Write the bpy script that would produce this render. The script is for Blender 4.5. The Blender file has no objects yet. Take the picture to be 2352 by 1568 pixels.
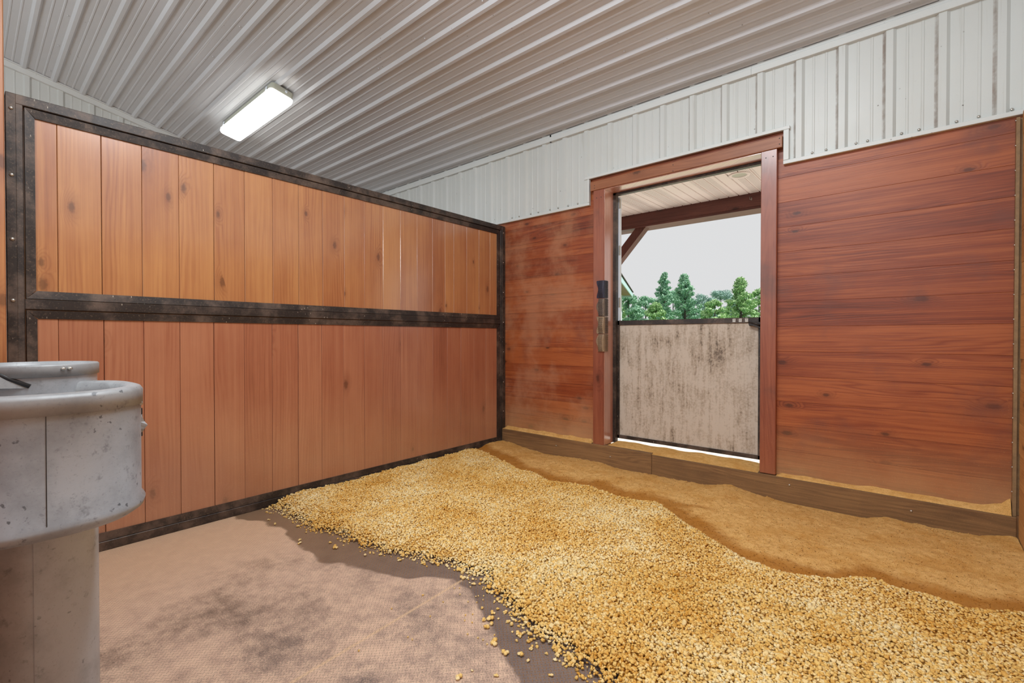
import bpy, bmesh, math, random
import numpy as np
from mathutils import Vector, Matrix

random.seed(7); rng = np.random.default_rng(7)
S = bpy.context.scene
COL = S.collection

# ------------------------------------------------------------------ camera
F_PX, YAW, PITCH = 1071.08, 0.70546, 0.01019
CAM = Vector((3.2835, -3.7407, 1.15))
cam_d = bpy.data.cameras.new('camera')
cam_d.sensor_width = 36.0
cam_d.lens = F_PX / 2352 * 36.0
cam_d.clip_start = 0.02
cam = bpy.data.objects.new('camera', cam_d); COL.objects.link(cam)
fw = Vector((-math.sin(YAW) * math.cos(PITCH), math.cos(YAW) * math.cos(PITCH), -math.sin(PITCH)))
rt = Vector((math.cos(YAW), math.sin(YAW), 0)); up = rt.cross(fw)
m = Matrix.Identity(4)
for i in range(3):
    m[i][0], m[i][1], m[i][2], m[i][3] = rt[i], up[i], -fw[i], CAM[i]
cam.matrix_world = m
S.camera = cam

# ------------------------------------------------------------------ sky, sun, lamps, exposure
W = bpy.data.worlds.new('world'); S.world = W; W.use_nodes = True
wn = W.node_tree.nodes; wn.clear()
wo = wn.new('ShaderNodeOutputWorld'); wb = wn.new('ShaderNodeBackground')
wb.inputs[0].default_value = (0.985, 0.99, 1.0, 1); wb.inputs[1].default_value = 0.74
W.node_tree.links.new(wb.outputs[0], wo.inputs[0])

def lamp(name, kind, loc, aim, energy, color=(1, 1, 1), size=(1, 1), angle=None, radius=None):
    d = bpy.data.lights.new(name, kind); d.energy = energy; d.color = color
    if kind == 'AREA':
        d.shape = 'RECTANGLE'; d.size, d.size_y = size
    if angle is not None: d.angle = angle
    if radius is not None: d.shadow_soft_size = radius
    o = bpy.data.objects.new(name, d); COL.objects.link(o); o.location = loc
    o.rotation_euler = (Vector(aim) - Vector(loc)).to_track_quat('-Z', 'Y').to_euler()
    return o
lamp('sun', 'SUN', (10, 8, 20), (10 - .62, 8 - .5, 20 - 1.15), 6.0, (1.0, .96, .9), angle=math.radians(3))
COOL = (.90, .96, 1.0)
lamp('stall_lamp', 'AREA', (2.3, -2.9, 3.55), (2.1, -2.3, 0), 84, COOL, (1.25, .3))
lamp('aisle_fill', 'POINT', (3.0, -5.6, 2.7), (0, 0, 0), 128, COOL, radius=.3)  # unseen fill light added behind the camera to lighten stall and ceiling
lamp('aisle_fill', 'POINT', (-.2, -5.6, 2.7), (0, 0, 0), 112, COOL, radius=.3)  # second added fill light, out of view and without a fixture
S.view_settings.view_transform = 'Standard'
S.view_settings.look = 'None'
S.view_settings.exposure = 0.0
S.view_settings.gamma = 1.0
S.view_settings.use_curve_mapping = False

# ------------------------------------------------------------------ helpers
def tag(o, label=None, cat=None, group=None, kind=None):
    if label: o['label'] = label
    if cat: o['category'] = cat
    if group: o['group'] = group
    if kind: o['kind'] = kind
    return o

def empty(name, loc=(0, 0, 0), rz=0.0):
    o = bpy.data.objects.new(name, None); COL.objects.link(o)
    o.location = loc; o.rotation_euler = (0, 0, rz); o.empty_display_size = .1
    return o

class MB:
    """collects shapes into one mesh; keeps one random number per face"""
    def __init__(s): s.v = []; s.f = []; s.r = []; s.sm = []
    def add(s, vs, fs, r=0.0, smooth=False):
        n = len(s.v); s.v += [tuple(v) for v in vs]
        for f in fs:
            s.f.append(tuple(n + i for i in f)); s.r.append(r); s.sm.append(smooth)
    def box(s, x0, x1, y0, y1, z0, z1, r=0.0, c=0.0):
        if c <= 0:
            vs = [(x, y, z) for z in (z0, z1) for y in (y0, y1) for x in (x0, x1)]
            s.add(vs, [(0, 2, 3, 1), (4, 5, 7, 6), (0, 1, 5, 4), (1, 3, 7, 5), (3, 2, 6, 7), (2, 0, 4, 6)], r)
        else:
            lo = (x0, y0, z0); hi = (x1, y1, z1); c = min(c, *(abs(hi[i] - lo[i]) * .45 for i in range(3)))
            bm = bmesh.new(); bmesh.ops.create_cube(bm, size=1)
            for v in bm.verts: v.co = Vector([(lo[i] + hi[i]) / 2 + v.co[i] * (hi[i] - lo[i]) for i in range(3)])
            bmesh.ops.bevel(bm, geom=bm.edges[:], offset=c, segments=1, affect='EDGES', profile=.5)
            bm.verts.index_update()
            s.add([v.co[:] for v in bm.verts], [[v.index for v in f.verts] for f in bm.faces], r); bm.free()
    def obox(s, o, ux, uy, uz, r=0.0):
        o = Vector(o); ux, uy, uz = Vector(ux), Vector(uy), Vector(uz)
        vs = [o + ux * a + uy * b + uz * c for c in (0, 1) for b in (0, 1) for a in (0, 1)]
        fs = [(0, 2, 3, 1), (4, 5, 7, 6), (0, 1, 5, 4), (1, 3, 7, 5), (3, 2, 6, 7), (2, 0, 4, 6)]
        if ux.cross(uy).dot(uz) < 0: fs = [f[::-1] for f in fs]
        s.add(vs, fs, r)
    def prism(s, poly, d, r=0.0):
        """closed polygon (3-D points) extruded by vector d"""
        n = len(poly); d = Vector(d)
        P = [Vector(p) for p in poly]
        nrm = Vector((0, 0, 0))
        for i in range(n): nrm += P[i].cross(P[(i + 1) % n])
        if nrm.dot(d) > 0: P = P[::-1]
        s.add(P + [p + d for p in P],
              [tuple(range(n)), tuple(range(2 * n - 1, n - 1, -1))] +
              [((i + 1) % n, i, n + i, n + (i + 1) % n) for i in range(n)], r)
    def lathe(s, prof, seg=48, c=(0, 0), r=0.0, shape=None, smooth=True):
        """prof: (radius, z) list revolved about z through c; shape(angle) scales the radius"""
        vs = []; fs = []
        for (ra, z) in prof:
            for k in range(seg):
                a = 2 * math.pi * k / seg
                q = ra * (shape(a) if shape else 1)
                vs.append((c[0] + q * math.cos(a), c[1] + q * math.sin(a), z))
        for i in range(len(prof) - 1):
            for k in range(seg):
                k2 = (k + 1) % seg
                fs.append((i * seg + k, i * seg + k2, (i + 1) * seg + k2, (i + 1) * seg + k))
        s.add(vs, fs, r, smooth)
    def tube(s, pts, ra, seg=8, r=0.0):
        P = [Vector(p) for p in pts]; vs = []; fs = []
        for i, p in enumerate(P):
            t = (P[min(i + 1, len(P) - 1)] - P[max(i - 1, 0)]).normalized()
            a = t.orthogonal().normalized() if i == 0 else (a - t * a.dot(t)).normalized()
            b = t.cross(a); q = ra[i] if isinstance(ra, (list, tuple)) else ra
            vs += [p + (a * math.cos(2 * math.pi * k / seg) + b * math.sin(2 * math.pi * k / seg)) * q for k in range(seg)]
        for i in range(len(P) - 1):
            for k in range(seg):
                k2 = (k + 1) % seg
                fs.append((i * seg + k, i * seg + k2, (i + 1) * seg + k2, (i + 1) * seg + k))
        fs.append(tuple(range(seg))[::-1]); fs.append(tuple(range((len(P) - 1) * seg, len(P) * seg)))
        s.add(vs, fs, r, True)
    def build(s, name, mat, parent=None, loc=None):
        me = bpy.data.meshes.new(name); me.from_pydata(s.v, [], s.f)
        a = me.attributes.new('rnd', 'FLOAT', 'FACE'); a.data.foreach_set('value', s.r)
        me.polygons.foreach_set('use_smooth', s.sm)
        me.materials.append(mat); me.update()
        o = bpy.data.objects.new(name, me); COL.objects.link(o)
        if parent: o.parent = parent
        if loc: o.location = loc
        return o

def screw(mb, p, n, r=.006, h=.004):
    """a small domed screw head at p facing n"""
    p = Vector(p); n = Vector(n).normalized(); a = n.orthogonal().normalized(); b = n.cross(a); vs = []; K = 10
    for (q, t) in ((r * 1.0, 0), (r * .95, h * .5), (r * .6, h)):
        vs += [p + n * t + (a * math.cos(2 * math.pi * k / K) + b * math.sin(2 * math.pi * k / K)) * q for k in range(K)]
    fs = [(i * K + k, i * K + (k + 1) % K, (i + 1) * K + (k + 1) % K, (i + 1) * K + k) for i in range(2) for k in range(K)]
    fs.append(tuple(2 * K + k for k in range(K)))
    mb.add(vs, fs, 0, True)

# ------------------------------------------------------------------ material tools
def srgb(r, g, b):
    f = lambda c: (c / 255 / 12.92) if c / 255 <= .04045 else ((c / 255 + .055) / 1.055) ** 2.4
    return (f(r), f(g), f(b), 1)

class NT:
    def __init__(s, name):
        s.m = bpy.data.materials.new(name); s.m.use_nodes = True
        s.t = s.m.node_tree; s.b = s.t.nodes['Principled BSDF']; s.out = s.t.nodes['Material Output']
    def n(s, ty, **kw):
        x = s.t.nodes.new(ty)
        for k, v in kw.items(): setattr(x, k, v)
        return x
    def set(s, sock, v):
        if isinstance(v, bpy.types.NodeSocket): s.t.links.new(v, sock)
        elif v is not None: sock.default_value = v
    def mth(s, op, a, b=None, c=None):
        x = s.n('ShaderNodeMath', operation=op)
        s.set(x.inputs[0], a); s.set(x.inputs[1], b); s.set(x.inputs[2], c)
        return x.outputs[0]
    def mix(s, f, a, b, bl='MIX'):
        x = s.n('ShaderNodeMix', data_type='RGBA', blend_type=bl); x.clamp_factor = True
        s.set(x.inputs[0], f); s.set(x.inputs[6], a); s.set(x.inputs[7], b)
        return x.outputs[2]
    def ramp(s, f, pts, interp='LINEAR'):
        x = s.n('ShaderNodeValToRGB'); e = x.color_ramp; e.interpolation = interp
        while len(e.elements) < len(pts): e.elements.new(.5)
        for el, (p, c) in zip(e.elements, pts):
            el.position = p; el.color = c if len(c) == 4 else (*c, 1)
        s.set(x.inputs[0], f); return x.outputs[0]
    def step(s, f, a, b):
        x = s.n('ShaderNodeMapRange', interpolation_type='SMOOTHSTEP')
        s.set(x.inputs[0], f); x.inputs[1].default_value = a; x.inputs[2].default_value = b
        return x.outputs[0]
    def pos(s, sep=True):
        g = s.n('ShaderNodeNewGeometry')
        if not sep: return g.outputs['Position']
        x = s.n('ShaderNodeSeparateXYZ'); s.t.links.new(g.outputs['Position'], x.inputs[0]); return x.outputs
    def obj(s):
        return s.n('ShaderNodeTexCoord').outputs['Object']
    def vec(s, x, y, z):
        c = s.n('ShaderNodeCombineXYZ'); s.set(c.inputs[0], x); s.set(c.inputs[1], y); s.set(c.inputs[2], z); return c.outputs[0]
    def noise(s, v, sc, det=3, ro=.55, col=False, dist=0):
        x = s.n('ShaderNodeTexNoise'); s.set(x.inputs['Vector'], v)
        x.inputs['Scale'].default_value = sc; x.inputs['Detail'].default_value = det
        x.inputs['Roughness'].default_value = ro; x.inputs['Distortion'].default_value = dist
        return x.outputs[1 if col else 0]
    def voro(s, v, sc, out=0, **kw):
        x = s.n('ShaderNodeTexVoronoi', **kw); s.set(x.inputs['Vector'], v); x.inputs['Scale'].default_value = sc
        return x.outputs[out]
    def attr(s, name):
        return s.n('ShaderNodeAttribute', attribute_name=name).outputs['Fac']
    def bump(s, h, strength=.3, dist=.01):
        x = s.n('ShaderNodeBump'); s.set(x.inputs['Height'], h)
        x.inputs['Strength'].default_value = strength; x.inputs['Distance'].default_value = dist
        s.t.links.new(x.outputs[0], s.b.inputs['Normal']); return x.outputs[0]
    def fin(s, col, rough=.5, metal=0.0, spec=None):
        s.set(s.b.inputs['Base Color'], col); s.set(s.b.inputs['Roughness'], rough); s.set(s.b.inputs['Metallic'], metal)
        if spec is not None: s.set(s.b.inputs['Specular IOR Level'], spec)
        return s.m

def wood(name, along, dark, mid, light, rough=(.32, .5), knots=.45, contrast=1.0, vary=.22, dust=None, coat=0.0, cath=1.0, grime=None, smear=None):
    """boards: along = 'x','y' or 'z' is the grain direction; every board has its own number in 'rnd'"""
    T = NT(name); P = T.pos(); rnd = T.attr('rnd')
    ax = {'x': 0, 'y': 1, 'z': 2}[along]; oth = [i for i in range(3) if i != ax]
    o1 = T.mth('MULTIPLY', rnd, 47.3); o2 = T.mth('MULTIPLY', rnd, 91.7)
    a = T.mth('ADD', P[ax], o2)
    cc = T.mth('ADD', T.mth('ADD', P[oth[0]], P[oth[1]]), o1)
    k = T.voro(T.vec(T.mth('MULTIPLY', cc, 7.0), T.mth('MULTIPLY', a, 3.4), 0.0), 1.0, voronoi_dimensions='2D')
    kc = T.voro(T.vec(T.mth('MULTIPLY', cc, 7.0), T.mth('MULTIPLY', a, 3.4), 0.0), 1.0, out=1, voronoi_dimensions='2D')
    ks = T.n('ShaderNodeSeparateColor'); T.set(ks.inputs[0], kc)
    gate = T.mth('GREATER_THAN', ks.outputs[0], 1 - knots * .34)
    ksz = T.mth('ADD', .55, T.mth('MULTIPLY', ks.outputs[1], .6))
    kd = T.mth('ADD', T.mth('DIVIDE', k, ksz), T.mth('MULTIPLY', T.mth('SUBTRACT', 1.0, gate), 5.0))
    knot = T.step(T.mth('ADD', kd, T.mth('MULTIPLY', T.mth('SUBTRACT', T.noise(T.obj(), 70, 3, .6), .5), .12)), .15, .05); halo = T.step(kd, .44, .05)
    nz = T.noise(T.vec(T.mth('MULTIPLY', cc, 5.0), T.mth('MULTIPLY', a, .55), o1), 1.0, 3, .5)
    t = T.mth('ADD', T.mth('MULTIPLY', cc, 44.0), T.mth('MULTIPLY', nz, 17.0 * cath))
    t = T.mth('ADD', t, T.mth('MULTIPLY', halo, 3.0))
    fine = T.noise(T.vec(T.mth('MULTIPLY', cc, 190.0), T.mth('MULTIPLY', a, 2.6), o1), 1.0, 4, .65)
    band = T.noise(T.vec(T.mth('MULTIPLY', cc, 34.0), T.mth('MULTIPLY', a, .5), o2), 1.0, 3, .6)
    t = T.mth('ADD', t, T.mth('MULTIPLY', fine, .5))
    ring = T.mth('POWER', T.mth('ADD', .5, T.mth('MULTIPLY', T.mth('SINE', T.mth('MULTIPLY', t, 6.2832)), .5)), 2.0)
    ring = T.mth('MULTIPLY', ring, T.step(T.noise(T.vec(T.mth('MULTIPLY', cc, 6.0), T.mth('MULTIPLY', a, .9), o1), 1.0, 2), .3, .75))
    blot = T.noise(T.vec(T.mth('MULTIPLY', cc, 3.0), T.mth('MULTIPLY', a, 1.1), o2), 1.0, 4, .6)
    g = T.mth('ADD', T.mth('MULTIPLY', ring, .30 * contrast), T.mth('MULTIPLY', T.mth('SUBTRACT', fine, .5), .7 * contrast))
    g = T.mth('ADD', g, T.mth('MULTIPLY', T.mth('SUBTRACT', band, .5), .9 * contrast))
    g = T.mth('ADD', T.mth('ADD', g, .24), T.mth('MULTIPLY', T.mth('SUBTRACT', blot, .5), .9))
    g = T.mth('ADD', g, T.mth('MULTIPLY', T.mth('SUBTRACT', rnd, .5), vary * 2))
    col = T.ramp(g, [(0.0, light), (.42, mid), (1.0, dark)])
    col = T.mix(T.mth('MULTIPLY', halo, .3), col, dark)
    col = T.mix(T.mth('MULTIPLY', knot, .62), col, (dark[0] * .4, dark[1] * .38, dark[2] * .42, 1))
    ro = T.mth('ADD', rough[0], T.mth('MULTIPLY', fine, (rough[1] - rough[0])))
    if grime:
        gm = T.step(T.noise(T.obj(), 2.3, 5, .6), .52, .72)
        col = T.mix(T.mth('MULTIPLY', gm, .55), col, grime)
    if smear:
        sm = T.mth('MULTIPLY', T.step(T.noise(T.obj(), 1.7, 5, .65), .42, .62), T.step(P[0], 1.5, .7))
        col = T.mix(T.mth('MULTIPLY', sm, .5), col, smear); ro = T.mth('ADD', ro, T.mth('MULTIPLY', sm, .2))
    if dust:
        dc, zlo, zhi, amt = dust
        dm = T.step(P[2], zhi, zlo)
        nn = T.noise(T.obj(), 5.0, 6, .65); nf = T.noise(T.obj(), 160.0, 2, .6)
        dm = T.mth('MULTIPLY', dm, T.mth('ADD', .35, T.mth('MULTIPLY', nn, 1.1)))
        spk = T.mth('MULTIPLY', T.step(nf, .64, .72), .5)
        dm = T.mth('ADD', T.mth('MULTIPLY', dm, amt), T.mth('MULTIPLY', spk, T.step(P[2], 1.3, .1)))
        col = T.mix(dm, col, dc); ro = T.mth('ADD', ro, T.mth('MULTIPLY', dm, .3))
    h = T.mth('SUBTRACT', T.mth('MULTIPLY', fine, .5), T.mth('MULTIPLY', ring, .3))
    T.bump(h, .18, .004)
    T.b.inputs['Coat Weight'].default_value = coat; T.b.inputs['Coat Roughness'].default_value = .2; T.b.inputs['Coat IOR'].default_value = 1.95
    return T.fin(col, ro)

DUST = srgb(214, 176, 116)
M = {}
M['plank_upper'] = wood('stained_boards_upper', 'z', srgb(122, 64, 36), srgb(170, 106, 64), srgb(194, 134, 82), (.3, .42), .6, .75, .16, (srgb(190, 142, 104), 0, 1.2, .2), .9, cath=.45)
M['plank_lower'] = wood('stained_boards_lower', 'z', srgb(118, 62, 42), srgb(164, 98, 70), srgb(182, 120, 88), (.36, .5), .25, .75, .13, (srgb(190, 146, 112), 0, .9, .45), .6, cath=.45)
M['board_back'] = wood('stained_boards_back', 'x', srgb(78, 28, 14), srgb(136, 62, 30), srgb(170, 92, 48), (.36, .52), .5, 1.1, .2, (srgb(196, 156, 108), 0.1, .62, .6), .0, cath=.9, grime=srgb(112, 64, 52), smear=srgb(186, 134, 100))
M['casing_v'] = wood('stained_casing_upright', 'z', srgb(88, 42, 30), srgb(134, 70, 50), srgb(160, 92, 66), (.3, .45), .15, .7, .1, (srgb(180, 130, 84), 0, .35, .3), .2, grime=srgb(92, 62, 54))
M['casing_h'] = wood('stained_casing_level', 'x', srgb(92, 50, 30), srgb(140, 86, 56), srgb(164, 106, 72), (.4, .5), .15, .7, .1)
M['jamb_wood'] = wood('stained_jamb', 'z', srgb(120, 66, 52), srgb(178, 118, 98), srgb(204, 150, 128), (.25, .4), .2, .6, .1, (srgb(170, 120, 80), 0, .3, .3), 1.0)
M['beam_wood'] = wood('weathered_base_beam', 'x', srgb(46, 30, 20), srgb(92, 64, 42), srgb(130, 96, 62), (.6, .8), .2, 1.3, .1, (srgb(190, 146, 92), 0, .5, .28))
M['pine_raw'] = wood('pine_boards', 'y', srgb(136, 84, 40), srgb(190, 134, 74), srgb(212, 160, 98), (.45, .6), .5, .9, .2, (srgb(205, 160, 104), 0, .5, .4))
M['porch_wood'] = wood('porch_timber', 'x', srgb(48, 26, 24), srgb(84, 46, 40), srgb(112, 66, 56), (.5, .6), .2, .9, .1)
M['brace_wood'] = wood('porch_timber_upright', 'z', srgb(48, 26, 24), srgb(84, 46, 40), srgb(112, 66, 56), (.5, .6), .2, .9, .1)

def metal_sheet(name, base, rough=.4, spots=.5, warm=None, metal=0.0, streak=False):
    T = NT(name); o = T.obj(); P = T.pos()
    n = T.noise(o, 1.1, 4, .6); f = T.noise(o, 70, 3, .6)
    col = T.mix(T.mth('MULTIPLY', T.step(n, .35, .75), .35), base, (base[0] * .86, base[1] * .85, base[2] * .8, 1))
    sp = T.step(T.voro(o, 16.0), .085, .05); gate = T.step(T.noise(o, 2.3, 2), .5, .62)
    col = T.mix(T.mth('MULTIPLY', T.mth('MULTIPLY', sp, gate), spots), col, srgb(70, 60, 50))
    sm = T.step(f, .66, .78)
    col = T.mix(T.mth('MULTIPLY', sm, .18 * spots), col, srgb(120, 108, 92))
    if streak:
        dd = T.mth('MULTIPLY', T.mth('FRACT', T.mth('ADD', T.mth('DIVIDE', T.mth('SUBTRACT', P[0], 2.662), .2415), 100.0)), .2415)
        dm = T.mth('MULTIPLY', T.mth('MULTIPLY', T.step(dd, .020, .013), T.step(P[0], .8, 3.4)), T.step(T.noise(o, 9, 4, .7), .2, .7))
        col = T.mix(T.mth('MULTIPLY', dm, .8), col, srgb(132, 112, 98))
        s1 = T.noise(T.vec(T.mth('MULTIPLY', P[0], 40.0), 0.0, T.mth('MULTIPLY', P[2], 1.5)), 1.0, 3, .6)
        col = T.mix(T.mth('MULTIPLY', T.step(s1, .58, .8), .3), col, srgb(150, 138, 120))
    return T.fin(col, T.mth('ADD', rough, T.mth('MULTIPLY', n, .15)), metal)
M['ceiling_metal'] = metal_sheet('painted_ceiling_sheet', srgb(206, 210, 215), .26, .6)
M['siding_metal'] = metal_sheet('painted_wall_sheet', srgb(207, 211, 209), .34, .7, streak=True)
M['trim_metal'] = metal_sheet('painted_trim', srgb(214, 218, 217), .34, .5)
M['soffit'] = metal_sheet('soffit_vinyl', srgb(226, 216, 212), .5, .1)
M['white_paint'] = metal_sheet('white_edge', srgb(214, 222, 232), .4, .2)

def steel():
    T = NT('dark_coated_steel'); o = T.obj(); P = T.pos()
    n = T.noise(o, 6, 6, .65); f = T.noise(o, 120, 3, .6); s = T.voro(T.vec(T.mth('MULTIPLY', P[0], 60.), T.mth('MULTIPLY', P[1], 60.), T.mth('MULTIPLY', P[2], 22.)), 1.0)
    col = T.mix(T.step(n, .42, .7), srgb(50, 44, 42), srgb(104, 88, 78))
    col = T.mix(T.mth('MULTIPLY', T.step(f, .55, .75), .4), col, srgb(140, 118, 98))
    g = T.step(T.noise(o, 3.1, 2), .5, .6)
    col = T.mix(T.mth('MULTIPLY', T.mth('MULTIPLY', T.step(s, .14, .08), g), .8), col, srgb(200, 190, 172))
    T.bump(f, .15, .002)
    return T.fin(col, T.mth('ADD', .3, T.mth('MULTIPLY', n, .3)), .25)
M['steel'] = steel()

M['dusty_steel'] = NT('dust_coated_steel'); _n = M['dusty_steel'].noise(M['dusty_steel'].obj(), 30, 4, .7)
M['dusty_steel'] = M['dusty_steel'].fin(M['dusty_steel'].mix(_n, srgb(96, 76, 56), srgb(176, 140, 96)), .6)

def scuffed(name, base, dark, metal, rough):
    T = NT(name); o = T.obj()
    n = T.noise(o, 7, 6, .65); n2 = T.noise(o, 23, 4, .7)
    wv = T.n('ShaderNodeVectorMath', operation='MULTIPLY_ADD'); T.set(wv.inputs[0], T.noise(o, 60, 3, .6, col=True)); wv.inputs[1].default_value = (.03, .03, .03); T.set(wv.inputs[2], o)
    v = T.voro(wv.outputs[0], 34.0); n4 = T.noise(o, 140, 4, .75)
    col = T.mix(T.step(n, .4, .72), base, (base[0] * .72, base[1] * .72, base[2] * .72, 1))
    col = T.mix(T.mth('MULTIPLY', T.step(n2, .58, .74), .5), col, dark)
    gate = T.step(T.noise(o, 5, 2), .48, .6)
    col = T.mix(T.mth('MULTIPLY', T.mth('MULTIPLY', T.step(v, .2, .1), gate), .8), col, dark)
    col = T.mix(T.mth('MULTIPLY', T.step(n4, .56, .72), .35), col, dark)
    T.bump(n2, .06, .003)
    return T.fin(col, T.mth('ADD', rough, T.mth('MULTIPLY', n, .2)), metal)
M['waterer_body'] = scuffed('grey_waterer_shell', srgb(166, 173, 181), srgb(74, 77, 82), .25, .36)
M['waterer_rim'] = scuffed('grey_waterer_rim', srgb(160, 162, 164), srgb(82, 84, 88), .2, .4)
M['waterer_tube'] = scuffed('brushed_pedestal_steel', srgb(186, 191, 197), srgb(104, 108, 114), .15, .28)
M['dark_edge'] = NT('dark_rubber_edge').fin(srgb(46, 46, 48), .5)
M['screw'] = NT('zinc_screw').fin(srgb(190, 186, 178), .3, .8)

def leaf_panel():
    T = NT('stained_door_sheet'); P = T.pos(); o = T.obj()
    v = T.vec(T.mth('MULTIPLY', P[0], 26.0), 0.0, T.mth('MULTIPLY', P[2], 2.6))
    s1 = T.noise(v, 1.0, 5, .68); blot = T.noise(o, 4.5, 5, .65); f = T.noise(o, 60, 3, .7)
    top = T.step(P[2], .75, 1.2)
    k = T.mth('ADD', T.mth('MULTIPLY', s1, .62), T.mth('MULTIPLY', blot, .38))
    k = T.mth('ADD', k, T.mth('MULTIPLY', T.mth('SUBTRACT', f, .5), .35))
    k = T.mth('ADD', k, T.mth('MULTIPLY', T.step(T.mth('ABSOLUTE', T.mth('SUBTRACT', P[2], 1.1)), .16, .0), .05))
    col = T.mix(T.step(k, .44, .6), srgb(200, 187, 172), srgb(172, 156, 138))
    col = T.mix(T.mth('MULTIPLY', T.step(k, .58, .67), .8), col, srgb(88, 74, 62))
    return T.fin(col, .6)
M['leaf_panel'] = leaf_panel()

def mat_floor():
    T = NT('rubber_tread_mat'); P = T.pos(); o = T.obj()
    sw = T.attr('swept'); mo = T.attr('moist')
    # raised tread bars, at 45 degrees to the walls, alternating direction cell by cell
    c = .7071 / .0138
    u = T.mth('MULTIPLY', T.mth('ADD', P[0], P[1]), c); v = T.mth('MULTIPLY', T.mth('SUBTRACT', P[0], P[1]), c)
    fu = T.mth('SUBTRACT', T.mth('FRACT', u), .5); fv = T.mth('SUBTRACT', T.mth('FRACT', v), .5)
    par = T.mth('MODULO', T.mth('ADD', T.mth('ADD', T.mth('FLOOR', u), T.mth('FLOOR', v)), 1000.0), 2.0)
    def bar(a, b):
        la = T.mth('ABSOLUTE', a); wid = T.mth('MULTIPLY', T.mth('SUBTRACT', .25, T.mth('MULTIPLY', la, la)), .5)
        return T.step(T.mth('SUBTRACT', T.mth('ABSOLUTE', b), wid), .02, -.06)
    bars = T.mth('ADD', T.mth('MULTIPLY', par, bar(fu, fv)), T.mth('MULTIPLY', T.mth('SUBTRACT', 1.0, par), bar(fv, fu)))
    n1 = T.noise(o, 3.2, 6, .65); n2 = T.noise(o, 16, 5, .7); n3 = T.noise(o, 180, 3, .7)
    near = T.step(P[0], 1.1, .2)                       # thick dust lies along the partition
    dust = T.mth('ADD', T.mth('MULTIPLY', n1, .9), T.mth('MULTIPLY', n2, .5))
    dust = T.mth('ADD', dust, T.mth('MULTIPLY', near, .35))
    dust = T.step(T.mth('ADD', dust, T.mth('MULTIPLY', T.mth('SUBTRACT', n3, .5), .6)), .36, .86)
    # dusty ridge along the joint between two mats
    jl = T.mth('SUBTRACT', T.mth('ADD', T.mth('MULTIPLY', P[0], -0.9986), T.mth('MULTIPLY', P[1], -0.0537)), -1.5610)
    jd = T.mth('ADD', T.mth('ABSOLUTE', jl), T.mth('MULTIPLY', n2, .012))
    joint = T.mth('MULTIPLY', T.step(jd, .018, .006), .7)
    swj = T.step(T.mth('ADD', sw, T.mth('ADD', T.mth('MULTIPLY', T.mth('SUBTRACT', n2, .5), .7), T.mth('MULTIPLY', T.mth('SUBTRACT', n3, .5), .5))), .3, .7)
    dust = T.mth('MULTIPLY', dust, T.mth('SUBTRACT', 1.0, T.mth('MULTIPLY', swj, .86)))
    rub = T.mix(T.step(P[0], .5, 1.9), srgb(116, 92, 70), srgb(88, 80, 82))
    rub = T.mix(T.mth('MULTIPLY', n3, .3), rub, srgb(150, 130, 112))
    dcol = T.mix(T.step(n2, .35, .7), srgb(204, 172, 150), srgb(220, 188, 162))
    dcol = T.mix(T.mth('MULTIPLY', near, .6), dcol, srgb(220, 182, 144))
    col = T.mix(dust, rub, dcol)
    col = T.mix(joint, col, srgb(222, 188, 150))
    bar_shade = T.mth('MULTIPLY', T.mth('MULTIPLY', bars, T.mth('SUBTRACT', 1.0, bars)), 4.0)
    bl = T.mth('MULTIPLY', bars, T.mth('ADD', .25, T.mth('MULTIPLY', n2, .6)))
    col = T.mix(T.mth('MULTIPLY', bl, T.mth('ADD', .55, T.mth('MULTIPLY', swj, .4))), col, T.mix(swj, srgb(226, 204, 180), srgb(196, 138, 70)))
    col = T.mix(T.mth('MULTIPLY', bar_shade, .42), col, srgb(92, 76, 70))  # shade beside the raised bars, mixed into the mat colour
    h = T.mth('ADD', T.mth('MULTIPLY', bars, 1.0), T.mth('MULTIPLY', n3, .3))
    T.bump(h, .8, .004)
    return T.fin(col, T.mth('ADD', .42, T.mth('MULTIPLY', dust, .4)), 0, .35)
M['floor'] = mat_floor()

def bedding(name, c1, c2, c3, attr=True):
    T = NT(name); P = T.pos(False)
    r = T.attr('tone'); big = T.noise(P, 2.2, 4, .6); f = T.noise(P, 420, 3, .7)
    k = T.mth('ADD', T.mth('MULTIPLY', r, .7), T.mth('MULTIPLY', T.mth('SUBTRACT', big, .45), 1.7))
    col = T.ramp(k, [(0.0, c1), (.45, c2), (1.0, c3)])
    col = T.mix(T.mth('MULTIPLY', T.step(f, .5, .75), .35), col, c3)
    T.bump(T.mth('ADD', f, T.noise(P, 190, 3, .6)), .7, .0035)
    return T.fin(col, .9, 0, .15)
M['bedding'] = bedding('damp_wood_bedding', srgb(253, 234, 184), srgb(246, 206, 124), srgb(218, 158, 66))

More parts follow.
